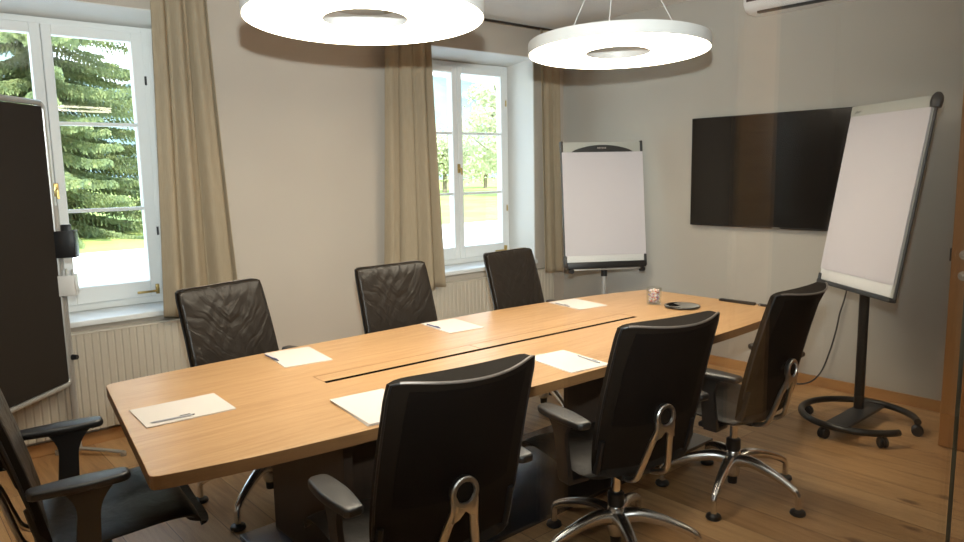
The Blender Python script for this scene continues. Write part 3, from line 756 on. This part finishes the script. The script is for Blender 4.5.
# ------------------------------------------------------------------ radiators
def radiator(x0, x1, zt_, label):
    y0, y1 = 4.65, 4.718
    r = empty('radiator', ((x0 + x1) / 2, (y0 + y1) / 2, 0.11)); hx = (x1 - x0) / 2; hy = (y1 - y0) / 2; hz = zt_ - 0.11
    k = MB()
    pitch_ = 0.0415; nn = int(round(2 * hx / pitch_)); p = 2 * hx / nn
    prof = []
    for i in range(nn):
        xa = -hx + i * p
        prof += [(xa + 0.0015, -hy + 0.005), (xa + 0.008, -hy), (xa + p - 0.008, -hy), (xa + p - 0.0015, -hy + 0.005)]
    prof += [(hx, hy - 0.05), (-hx, hy - 0.05)]
    k.prism(prof, 0.0, hz - 0.012)
    k.box((-hx, -hy + 0.03, 0), (hx, hy, hz - 0.012))
    k.build('panel', M['radiator'], r, smooth=False)
    k = MB(); k.box((-hx - 0.004, -hy - 0.002, hz - 0.012), (hx + 0.004, hy, hz), 0.004)
    for sx in (-1, 1): k.box((sx * hx, -hy, 0.0), (sx * (hx + 0.004), hy, hz - 0.01), 0.002)
    k.build('casing', M['radiator'], r)
    for sx in (-1, 1):
        k = MB(); k.tube([(sx * (hx - 0.1), 0.01, -0.108), (sx * (hx - 0.1), 0.01, 0.0)], 0.011, 10); k.build('pipe', M['white_plastic'], r)
    k = MB(); k.tube([(hx - 0.12, -hy + 0.03, -0.03), (hx - 0.12, -hy - 0.03, -0.03)], 0.018, 14); k.build('valve', M['white_plastic'], r)
    tag(r, label, 'radiator', 'cream panel radiators')
radiator(0.36, 1.64, 0.702, 'cream ribbed radiator under the left window')
radiator(3.42, 4.93, 0.680, 'cream ribbed radiator under the right window')

# ------------------------------------------------------------------ television
r = empty('television', (5.13, 2.57, 1.135))
k = MB(); k.box((-0.035, -0.725, 0), (0.0, 0.725, 0.84), 0.004); k.build('tv_case', M['black'], r, smooth=False)
k = MB(); k.box((-0.0365, -0.716, 0.013), (-0.0345, 0.716, 0.832)); k.build('screen', M['screen'], r, smooth=False)
k = MB(); k.box((-0.038, -0.03, 0.0035), (-0.035, 0.03, 0.009)); k.build('badge', M['alu_satin'], r)
k = MB(); k.box((0.0, -0.25, 0.2), (0.028, 0.25, 0.62), 0.004); k.build('wall_mount', M['charcoal'], r)
tag(r, 'large flat black television on the grey wall, partly behind the wheeled flipchart', 'television')
# its cable, hanging to the floor
k = MB(); k.tube(catmull([(5.12, 2.0, 1.128), (5.125, 2.05, 0.80), (5.125, 2.075, 0.66), (5.125, 2.10, 0.56), (5.12, 2.115, 0.45), (5.11, 2.15, 0.28), (5.09, 2.20, 0.12), (5.07, 2.28, 0.035), (5.06, 2.42, 0.009), (5.05, 2.75, 0.008)], 6), 0.0055, 8)
tag(k.build('power_cable', M['charcoal']), 'dark power cable hanging from the television to the floor', 'cable')

# ------------------------------------------------------------------ air conditioner
r = empty('air_conditioner', (5.16, 2.38, 2.675))
k = MB()
prof = [(0, 0.0), (-0.12, 0.0), (-0.175, 0.02), (-0.205, 0.06), (-0.21, 0.17), (-0.19, 0.20), (0, 0.205)]
t = Matrix(((1, 0, 0, 0), (0, 0, 1, 0), (0, 1, 0, 0), (0, 0, 0, 1)))
k.prism(prof, -0.43, 0.43, 0.012, mtx=t); k.build('body', M['white_plastic'], r)
k = MB(); k.box((-0.165, -0.34, -0.004), (-0.135, 0.34, 0.012)); k.build('air_outlet', M['charcoal'], r)
k = MB(); k.box((-0.213, 0.30, 0.075), (-0.209, 0.40, 0.095)); k.build('display', M['charcoal'], r)
tag(r, 'white wall air conditioner at the top right, only its corner in frame', 'air conditioner')

# ------------------------------------------------------------------ flipcharts
def basis(Lp, az, tilt):
    d = Vector((math.cos(az), math.sin(az), 0)); n = Vector((d.y, -d.x, 0)); up = Vector((0, 0, math.cos(tilt))) - n * math.sin(tilt)
    nn = d.cross(up).normalized()
    if nn.dot(n) < 0: nn = -nn
    return d, up, nn   # along bottom, up the board, towards viewer
def frame_mtx(Lp, az, tilt, org):
    d, up, nn = basis(Lp, az, tilt)
    o = Vector(Lp) - Vector(org)
    # local x along board, local y up board, local z toward viewer
    return Matrix(((d.x, up.x, nn.x, o.x), (d.y, up.y, nn.y, o.y), (d.z, up.z, nn.z, o.z), (0, 0, 0, 1)))

# wheeled flipchart at the right
org = (4.62, 1.75, 0)
r = empty('flipchart', org); Wd, Ht = 0.74, 1.10
T = frame_mtx((4.654, 2.049, 0.859), math.radians(-126.63), math.radians(9.18), org)
k = MB(); k.prism([(x + Wd / 2, y + Ht / 2) for x, y in rect_round(Wd, Ht, 0.02)], -0.028, 0.0, 0.003, mtx=T)
k.build('board', M['headgrey'], r)
k = MB(); k.tube([(Wd - 0.0, 0.0, -0.014), (Wd - 0.0, Ht - 0.05, -0.014)], 0.009, 10, mtx=T); k.build('edge_profile', M['charcoal'], r)
k = MB(); k.box((0.0, -0.016, -0.03), (Wd, 0.010, 0.016), 0.006, mtx=T); k.box((-0.012, -0.02, -0.03), (0.03, 0.05, 0.005), 0.006, mtx=T); k.build('pen_tray', M['charcoal'], r)
k = MB(); k.box((0.002, Ht - 0.06, -0.004), (Wd - 0.012, Ht + 0.004, 0.012), 0.006, mtx=T); cl = k.build('clamp_bar', M['headgrey'], r)
k = MB()
k.tube([(0.05, Ht - 0.045, 0.0125), (0.075, Ht - 0.028, 0.0125), (0.08, Ht - 0.042, 0.0125), (0.11, Ht - 0.03, 0.0125)], 0.0018, 6, mtx=T)
k.build('print_mark', M['ink'], cl)
k = MB(); k.lathe([(0, -0.03), (0.04, -0.03), (0.047, 0.0), (0.040, 0.03), (0.02, 0.048), (0, 0.052)], 24, mtx=T @ Matrix.Translation((Wd + 0.006, Ht - 0.03, -0.006)) @ Matrix.Rotation(-PI / 2, 4, 'X') @ Matrix.Diagonal((0.8, 0.6, 1.0, 1))); k.build('corner_knob', M['charcoal'], r)
k = MB()
for q in range(4): k.box((0.008, 0.082 - 0.001 * q, 0.0015 + 0.002 * q), (Wd - 0.006 + 0.0006 * q, Ht - 0.055, 0.003 + 0.002 * q), mtx=T)
k.build('paper_pad', M['flippaper'], r, smooth=False)
k = MB(); k.box((0.01, 0.012, -0.001), (Wd - 0.02, 0.078, 0.003), 0.001, mtx=T); k.build('ledge', M['white_plastic'], r)
k = MB(); k.tube([(0, 0, 0.085), (0, 0, 1.35)], 0.029, 20); k.build('pole', M['tube'], r)
k = MB(); k.box((-0.03, -0.03, 0), (0.03, 0.03, 0.14), 0.01, mtx=Matrix.Translation((0, 0, 1.22)))
dv = (Vector((T[0][3], T[1][3], T[2][3])) + T.to_3x3() @ Vector((Wd / 2, 0.42, -0.03)))
k.tube([(0, 0, 1.28), tuple(dv)], 0.022, 10); k.build('tilt_bracket', M['black'], r)
cx_, cy_ = 4.482 - org[0], 1.70 - org[1]
k = MB(); k.tube([(cx_ + 0.315 * math.cos(a), cy_ + 0.315 * math.sin(a), 0.083) for a in [math.radians(-68 + 311 * q / 60) for q in range(61)]], 0.020, 12); k.build('ring_base', M['tube'], r)
k = MB(); k.box((-0.31 + cx_, -0.065 + 0.02 + cy_, 0.066), (0.31 + cx_, 0.065 + 0.02 + cy_, 0.084), 0.004); k.build('cross_plate', M['charcoal'], r)
for a in (-66, 60, 140, 205, -116):
    if a == -116: a = -118
    a = math.radians(a)
    if math.degrees(a) == 60: continue
for p in ((4.144, 1.775), (4.226, 1.439), (4.60, 1.41), (4.50, 1.995)):
    px, py = p[0] - org[0], p[1] - org[1]
    dirv = Vector((px - cx_, py - cy_, 0)).normalized(); px = cx_ + dirv.x * 0.315; py = cy_ + dirv.y * 0.315
    k = MB()
    tt = Vector((-dirv.y, dirv.x, 0))
    for s_ in (-1, 1):
        k.lathe([(0, -0.011), (0.026, -0.011), (0.032, -0.005), (0.032, 0.005), (0.026, 0.011), (0, 0.011)], 20, mtx=Matrix.Translation((px + tt.x * 0.013 * s_, py + tt.y * 0.013 * s_, 0.032)) @ Matrix.Rotation(math.atan2(tt.y, tt.x), 4, 'Z') @ Matrix.Rotation(PI / 2, 4, 'Y'))
    k.tube([(px, py, 0.03), (px, py, 0.075)], 0.009, 8); k.build('caster', M['black'], r)
tag(r, 'blank white flipchart on a round wheeled base in front of the television', 'flipchart')

# flipchart in the corner
Wd, Ht = 0.700, 1.022
Lp = (4.394, 4.014, 0.807); az = math.radians(-32.74)
d = Vector((math.cos(az), math.sin(az), 0)); nrm = Vector((d.y, -d.x, 0))
mid = Vector(Lp) + d * (Wd * 0.5) - nrm * 0.05
org = (mid.x, mid.y, 0)
r = empty('flipchart', org)
T = frame_mtx(Lp, az, math.radians(7.56), org)
k = MB(); k.box((0.012, 0.07, -0.03), (Wd - 0.012, Ht - 0.004, -0.004), 0.003, mtx=T); k.build('board', M['headgrey'], r)
for x0 in (0.0, Wd - 0.014):
    k = MB(); k.box((x0, 0.01, -0.034), (x0 + 0.014, Ht + 0.002, -0.001), 0.004, mtx=T)
    k.box((x0 - 0.004, Ht - 0.085, -0.036), (x0 + 0.018, Ht + 0.004, 0.004), 0.004, mtx=T)
    k.box((x0 - 0.004, -0.02, -0.036), (x0 + 0.018, 0.075, 0.012), 0.004, mtx=T); k.build('side_profile', M['charcoal'], r)
k = MB()
arc = [(Wd * 0.12, Ht - 0.088)] + [(Wd * (0.12 + 0.76 * q / 16), Ht - 0.088 + 0.058 * math.sin(PI * q / 16) ** 0.7) for q in range(1, 16)] + [(Wd * 0.88, Ht - 0.088)]
k.prism(arc[::-1], -0.004, 0.016, 0.004, mtx=T); ck = k.build('clamp_bar', M['charcoal'], r)
k = MB()
for q in range(6): k.box((Wd * 0.44 + 0.013 * q, Ht - 0.062, 0.0155), (Wd * 0.44 + 0.013 * q + 0.008, Ht - 0.050, 0.0168), mtx=T)
k.build('print_mark', M['alu_satin'], ck, smooth=False)
k = MB()
for q in range(4): k.box((0.006 + 0.001 * q, 0.082 - 0.002 * q, -0.003 + 0.002 * q), (Wd - 0.005 + 0.002 * q, Ht - 0.088, -0.001 + 0.002 * q), mtx=T)
k.build('paper_pad', M['flippaper'], r, smooth=False)
k = MB(); k.box((0.014, 0.022, -0.005), (Wd - 0.014, 0.085, 0.001), 0.001, mtx=T); k.build('ledge', M['white_plastic'], r)
k = MB(); k.box((0.014, -0.032, -0.03), (Wd - 0.014, 0.022, 0.045), 0.006, mtx=T); k.build('pen_tray', M['black'], r)
k = MB(); k.box((0.04, -0.048, -0.03), (Wd - 0.04, -0.036, 0.03), 0.004, mtx=T)
k.build('lower_rail', M['boardframe'], r)
for x0 in (0.045, Wd - 0.045):
    k = MB(); k.lathe([(0, -0.02), (0.02, -0.02), (0.02, 0.03), (0, 0.03)], 16, mtx=T @ Matrix.Translation((x0, -0.05, 0.015))); k.build('knob', M['black'], r)
k = MB(); k.tube([(0, 0, 0.06), (0, 0, 0.72)], 0.021, 16); k.build('pole', M['boardframe'], r)
k = MB(); k.tube([(0, 0, 0.70), (0, 0, 0.80)], 0.027, 16); k.build('pole_sleeve', M['black'], r)
for q in range(5):
    a = 2 * PI * q / 5 + 0.25
    k = MB(); k.tube([(0, 0, 0.085), (0.26 * math.cos(a), 0.26 * math.sin(a), 0.062)], [0.022, 0.013], 10); k.tube([(0.255 * math.cos(a), 0.255 * math.sin(a), 0.0), (0.255 * math.cos(a), 0.255 * math.sin(a), 0.065)], 0.018, 12); k.build('leg', M['boardframe'], r)
tag(r, 'blank white flipchart standing in the far corner between curtain and wall', 'flipchart')

# ------------------------------------------------------------------ pinboard at the left
az = math.radians(224.3); Wb = 1.2
BR = Vector((0.832, 4.575, 0)); d = Vector((math.cos(az), math.sin(az), 0)); nrm = Vector((-d.y, d.x, 0))
if nrm.dot(Vector((0, 0, 0)) - BR) < 0: nrm = -nrm
org = BR + d * (Wb / 2)
r = empty('pinboard', (org.x, org.y, 0), 0)
T = Matrix(((d.x, 0, nrm.x, BR.x - org.x), (d.y, 0, nrm.y, BR.y - org.y), (0, 1, 0, 0), (0, 0, 0, 1)))
z0, z1 = 0.435, 2.005
k = MB(); k.box((0.02, z0 + 0.02, -0.012), (Wb - 0.02, z1 - 0.02, 0.012), mtx=T); k.build('felt_panel', M['felt'], r, smooth=False)
k = MB()
o_ = rect_round(Wb, z1 - z0, 0.035, 6); loop = [T @ Vector((x + Wb / 2, y + (z0 + z1) / 2, 0)) for x, y in o_]; loop.append(loop[0]); loop.insert(0, loop[-2])
k.tube([tuple(p) for p in loop[1:]], 0.016, 10); k.build('frame', M['boardframe'], r)
for x0 in (-0.022, Wb + 0.022):
    p = T @ Vector((x0, 0, 0))
    k = MB(); k.tube([(p.x, p.y, 0.03), (p.x, p.y, 1.45)], 0.019, 14); po = k.build('post', M['boardframe'], r)
    k = MB(); k.tube(catmull([(p.x + nrm.x * -0.13, p.y + nrm.y * -0.13, 0.022), (p.x, p.y, 0.04), (p.x + nrm.x * 0.27, p.y + nrm.y * 0.27, 0.022)], 6), 0.014, 10, flat=0.7)
    for q in (-0.13, 0.27): k.tube([(p.x + nrm.x * q, p.y + nrm.y * q, 0.0), (p.x + nrm.x * q, p.y + nrm.y * q, 0.024)], 0.016, 12)
    k.build('foot', M['boardframe'], r)
    k = MB(); k.lathe([(0, 0), (0.017, 0), (0.014, 0.03), (0, 0.03)], 16, mtx=Matrix.Translation((p.x + 0.012, p.y - 0.012, 0.585)) @ Matrix.Rotation(math.radians(90), 4, Vector((0.7, 0.7, 0)))); k.build('clamp_knob', M['black'], r)
tag(r, 'tall dark felt pinboard in a silver frame at the left edge', 'pinboard')
# holders on its right edge
hx = (BR - d * 0.035 + nrm * 0.088 - r0 * 0.05)
r = empty('storage_box', (hx.x, hx.y, 1.16), math.radians(-25))
k = MB()
for a_, b_ in (((-0.055, -0.045, 0), (0.055, 0.045, 0.008)), ((-0.055, -0.045, 0), (-0.049, 0.045, 0.15)), ((0.049, -0.045, 0), (0.055, 0.045, 0.15)), ((-0.055, -0.045, 0), (0.055, -0.039, 0.15)), ((-0.055, 0.039, 0), (0.055, 0.045, 0.15))): k.box(a_, b_, 0.002)
k.box((-0.083, -0.02, 0.01), (-0.05, 0.02, 0.06), 0.004)
k.build('box_wall', M['black'], r)
k = MB(); k.box((-0.04, -0.035, 0.008), (0.045, 0.0, 0.145), 0.002); k.build('note_block', M['paper'], r)
k = MB(); k.box((-0.02, 0.002, 0.008), (0.03, 0.03, 0.182), 0.003); k.build('sponge', M['black'], r)
tag(r, 'black open box clipped to the right edge of the pinboard', 'box')
r = empty('storage_box', (hx.x - 0.012, hx.y + 0.0, 0.945), math.radians(-25))
k = MB(); k.prism([(x * 0.88, y * 0.88) for x, y in rect_round(0.095, 0.085, 0.015)], 0, 0.006)
for (xa, ya, xb, yb) in ((-0.0475, -0.0425, 0.0475, -0.0385), (-0.0475, 0.0385, 0.0475, 0.0425), (-0.0475, -0.0425, -0.0435, 0.0425), (0.0435, -0.0425, 0.0475, 0.0425)): k.box((xa, ya, 0), (xb, yb, 0.115), 0.0015)
k.box((-0.075, -0.02, 0.01), (-0.046, 0.02, 0.05), 0.004)
k.build('box_wall', M['white_plastic'], r)
for i in range(5):
    k = MB(); xx = -0.03 + 0.015 * i; k.tube([(xx, -0.01 + 0.01 * (i % 2), 0.007), (xx + 0.003, -0.01 + 0.01 * (i % 2), 0.14 + 0.006 * (i % 3))], 0.006, 10); k.build('marker', M['white_plastic'] if i % 2 else M['headgrey'], r)
tag(r, 'white open holder with markers on the pinboard edge, below the black box', 'box')

# ------------------------------------------------------------------ outdoors
GZ = -1.1
b = MB(); b.box((-120, 5.4, GZ - 0.3), (260, 29.0, GZ)); tag(b.build('terrace_ground', M['paving'], smooth=False), None, None, None, 'structure')
b = MB(); b.box((-120, 29.0, GZ - 0.3), (260, 190, GZ + 0.02)); tag(b.build('meadow_ground', M['meadow'], smooth=False), None, None, None, 'structure')
def hill():
    t = bmesh.new(); G = []
    nx, ny = 60, 14
    for j in range(ny + 1):
        row = []
        for i in range(nx + 1):
            x = -150 + 700 * i / nx; y = 185 + 230 * j / ny
            prof = 20 + 44 * math.exp(-((x - 205) / 95) ** 2) + 26 * math.exp(-((x - 20) / 110) ** 2) + 5 * math.sin(x * 0.05) + 3 * math.sin(x * 0.13 + 1)
            s = math.sin(min(1, j / (ny * 0.7)) * PI / 2)
            row.append(t.verts.new((x, y, GZ - 2 + prof * s + random.uniform(-0.8, 0.8))))
        G.append(row)
    for j in range(ny):
        for i in range(nx): t.faces.new([G[j][i], G[j][i + 1], G[j + 1][i + 1], G[j + 1][i]])
    me = bpy.data.meshes.new('hill_ground'); t.to_mesh(me); t.free(); me.materials.append(M['hill'])
    o = bpy.data.objects.new('hill_ground', me); col.objects.link(o); o['kind'] = 'structure'
hill()
def quad(vs, fs, c, ax, ay):
    i = len(vs); vs += [c - ax - ay, c + ax - ay, c + ax + ay, c - ax + ay]; fs.append((i, i + 1, i + 2, i + 3))
def fir(x, y, h, R, label, seed):
    rnd = random.Random(seed)
    root = empty('fir_tree', (x, y, GZ))
    k = MB(); k.tube([(0, 0, 0), (0, 0, h * 0.5), (0, 0, h)], [0.28, 0.16, 0.02], 10); k.build('trunk', M['bark'], root)
    vs, fs = [], []
    levels = int(h / 0.52)
    for lv in range(levels):
        z = 0.5 + (h - 0.8) * lv / levels; rl = R * (1 - (z / h) ** 1.3) + 0.25
        nb = max(5, int(12 * rl / R) + 3)
        for q in range(nb):
            a = rnd.uniform(0, 2 * PI); ll = rl * rnd.uniform(0.75, 1.08); dz = rnd.uniform(-0.35, 0.35)
            dirv = Vector((math.cos(a), math.sin(a), 0)); side = Vector((-dirv.y, dirv.x, 0))
            steps = int(ll / 0.22) + 2
            for s in range(1, steps):
                t_ = s / steps
                c = dirv * (ll * t_) + Vector((0, 0, z + dz - 0.26 * ll * t_ ** 1.3 + 0.13 * ll * t_ ** 3))
                for sd in (-1, 1):
                    tw = 0.16 + 0.52 * math.sin(PI * min(1, t_ * 0.9 + 0.1)) * rnd.uniform(0.6, 1.1)
                    dr = (side * sd + dirv * 0.7).normalized()
                    nq = 4
                    for w_ in range(nq):
                        p = c + dr * (tw * (w_ + 0.5) / nq) + Vector((0, 0, -0.16 * tw * (w_ + 1)))
                        ax = dr * (tw / nq * 0.62); ay = (dirv.cross(dr).cross(dr) * 0.028 + Vector((0, 0, rnd.uniform(-0.06, 0.06))) + dirv * rnd.uniform(-0.03, 0.03))
                        quad(vs, fs, p, ax, ay)
                        quad(vs, fs, p + Vector((0, 0, -0.06)), dirv * 0.03 + Vector((rnd.uniform(-.04, .04), 0, -0.10)), side * 0.03 + dirv * rnd.uniform(-.03, .03))
    me = bpy.data.meshes.new('foliage'); me.from_pydata([tuple(v) for v in vs], [], fs); me.materials.append(M['fir'])
    o = bpy.data.objects.new('foliage', me); col.objects.link(o); o.parent = root
    tag(root, label, 'tree')
fir(6.9, 38.5, 21.0, 7.6, 'dark green fir tree with drooping branches outside the left window', 4)
def leafy(x, y, h, R, label, seed, material, n=2600):
    rnd = random.Random(seed)
    root = empty('leafy_tree', (x, y, GZ))
    k = MB(); k.tube([(0, 0, 0), (0.1, 0, h * 0.35), (0.0, 0.1, h * 0.8)], [0.3, 0.22, 0.08], 10)
    for q in range(14):
        a = q * 2.4; z = h * (0.28 + 0.04 * q)
        k.tube([(0, 0, z), (R * 0.5 * math.cos(a), R * 0.5 * math.sin(a), z + h * 0.14), (R * 0.8 * math.cos(a), R * 0.8 * math.sin(a), z + h * 0.24)], [0.10, 0.05, 0.02], 6)
    k.build('trunk', M['bark'], root)
    vs, fs = [], []
    clumps = [(Vector((rnd.gauss(0, 0.5) * R, rnd.gauss(0, 0.5) * R, h * rnd.uniform(0.3, 0.98)))) for _ in range(60)]
    for q in range(n):
        c = rnd.choice(clumps); p = c + Vector((rnd.gauss(0, 0.42), rnd.gauss(0, 0.42), rnd.gauss(0, 0.34))) * (R * 0.38)
        if Vector((p.x, p.y, (p.z - h * 0.62) * 1.3)).length > R * 1.35: continue
        a = Vector((rnd.gauss(0, 1), rnd.gauss(0, 1), rnd.gauss(0, 1))).normalized(); b_ = a.cross(Vector((rnd.gauss(0, 1), rnd.gauss(0, 1), rnd.gauss(0, 1)))).normalized()
        quad(vs, fs, p, a * 0.16, b_ * 0.12)
    me = bpy.data.meshes.new('foliage'); me.from_pydata([tuple(v) for v in vs], [], fs); me.materials.append(material)
    o = bpy.data.objects.new('foliage', me); col.objects.link(o); o.parent = root
    tag(root, label, 'tree')
leafy(51, 55, 11.5, 4.6, 'pale green leafy tree in bright light outside the right window', 11, M['birch'], 6000)
leafy(56.5, 72, 8.0, 5.5, 'low pale bushy tree behind the leafy tree outside the right window', 12, M['birch'], 6000)
leafy(73, 83, 7.0, 5.0, 'low pale bushy tree at the right edge of the right window', 13, M['birch'], 5000)

# ------------------------------------------------------------------ light
w = bpy.data.worlds.new('World'); sc.world = w; w.use_nodes = True
nt = w.node_tree; nt.nodes.clear()
tc = nt.nodes.new('ShaderNodeTexCoord'); sp = nt.nodes.new('ShaderNodeSeparateXYZ'); nt.links.new(tc.outputs['Generated'], sp.inputs[0])
rp = nt.nodes.new('ShaderNodeValToRGB'); nt.links.new(sp.outputs['Z'], rp.inputs['Fac'])
rp.color_ramp.elements[0].position = 0.0; rp.color_ramp.elements[0].color = (0.92, 0.96, 1.0, 1)
rp.color_ramp.elements[1].position = 0.6; rp.color_ramp.elements[1].color = (0.55, 0.74, 1.0, 1)
bg = nt.nodes.new('ShaderNodeBackground'); bg.inputs['Strength'].default_value = 3.3
nt.links.new(rp.outputs[0], bg.inputs['Color'])
wo = nt.nodes.new('ShaderNodeOutputWorld'); nt.links.new(bg.outputs[0], wo.inputs['Surface'])

sun = bpy.data.lights.new('sun', 'SUN'); sun.energy = 8.0; sun.angle = 0.02; sun.color = (1.0, 0.95, 0.86)
so = bpy.data.objects.new('sun', sun); col.objects.link(so); so.rotation_euler = (math.radians(48), 0, math.radians(-25))

cl = bpy.data.lights.new('corridor_fill', 'AREA'); cl.shape = 'RECTANGLE'; cl.size = 0.6; cl.size_y = 0.15; cl.energy = 8; cl.color = (1.0, 0.86, 0.68)  # unseen light added to brighten the corridor for its reflections in the glass
c_o = bpy.data.objects.new('corridor_fill', cl); col.objects.link(c_o); c_o.location = (4.35, -0.3, 2.88)
# the photographer's flash on top of the camera: it throws the ring lamps' shadows on the walls
fl = bpy.data.lights.new('camera_flash', 'SPOT'); fl.spot_size = math.radians(112); fl.spot_blend = 1.0; fl.shadow_soft_size = 0.03; fl.energy = 620; fl.color = (0.93, 0.97, 1.0)
fo = bpy.data.objects.new('camera_flash', fl); col.objects.link(fo)
fm = mw.copy(); fm.translation = Vector((0, 0, H)) + uu * 0.31 + fw * 0.02; fm = fm @ Matrix.Rotation(math.radians(27), 4, 'X'); fo.matrix_world = fm

sc.view_settings.view_transform = 'Standard'; sc.view_settings.look = 'None'
sc.view_settings.gamma = 1.0; sc.view_settings.exposure = 0.38; sc.view_settings.use_curve_mapping = False
sc.cycles.max_bounces = 8; sc.cycles.transparent_max_bounces = 12
sc.cycles.caustics_reflective = False; sc.cycles.caustics_refractive = False
sc.cycles.sample_clamp_indirect = 4.0
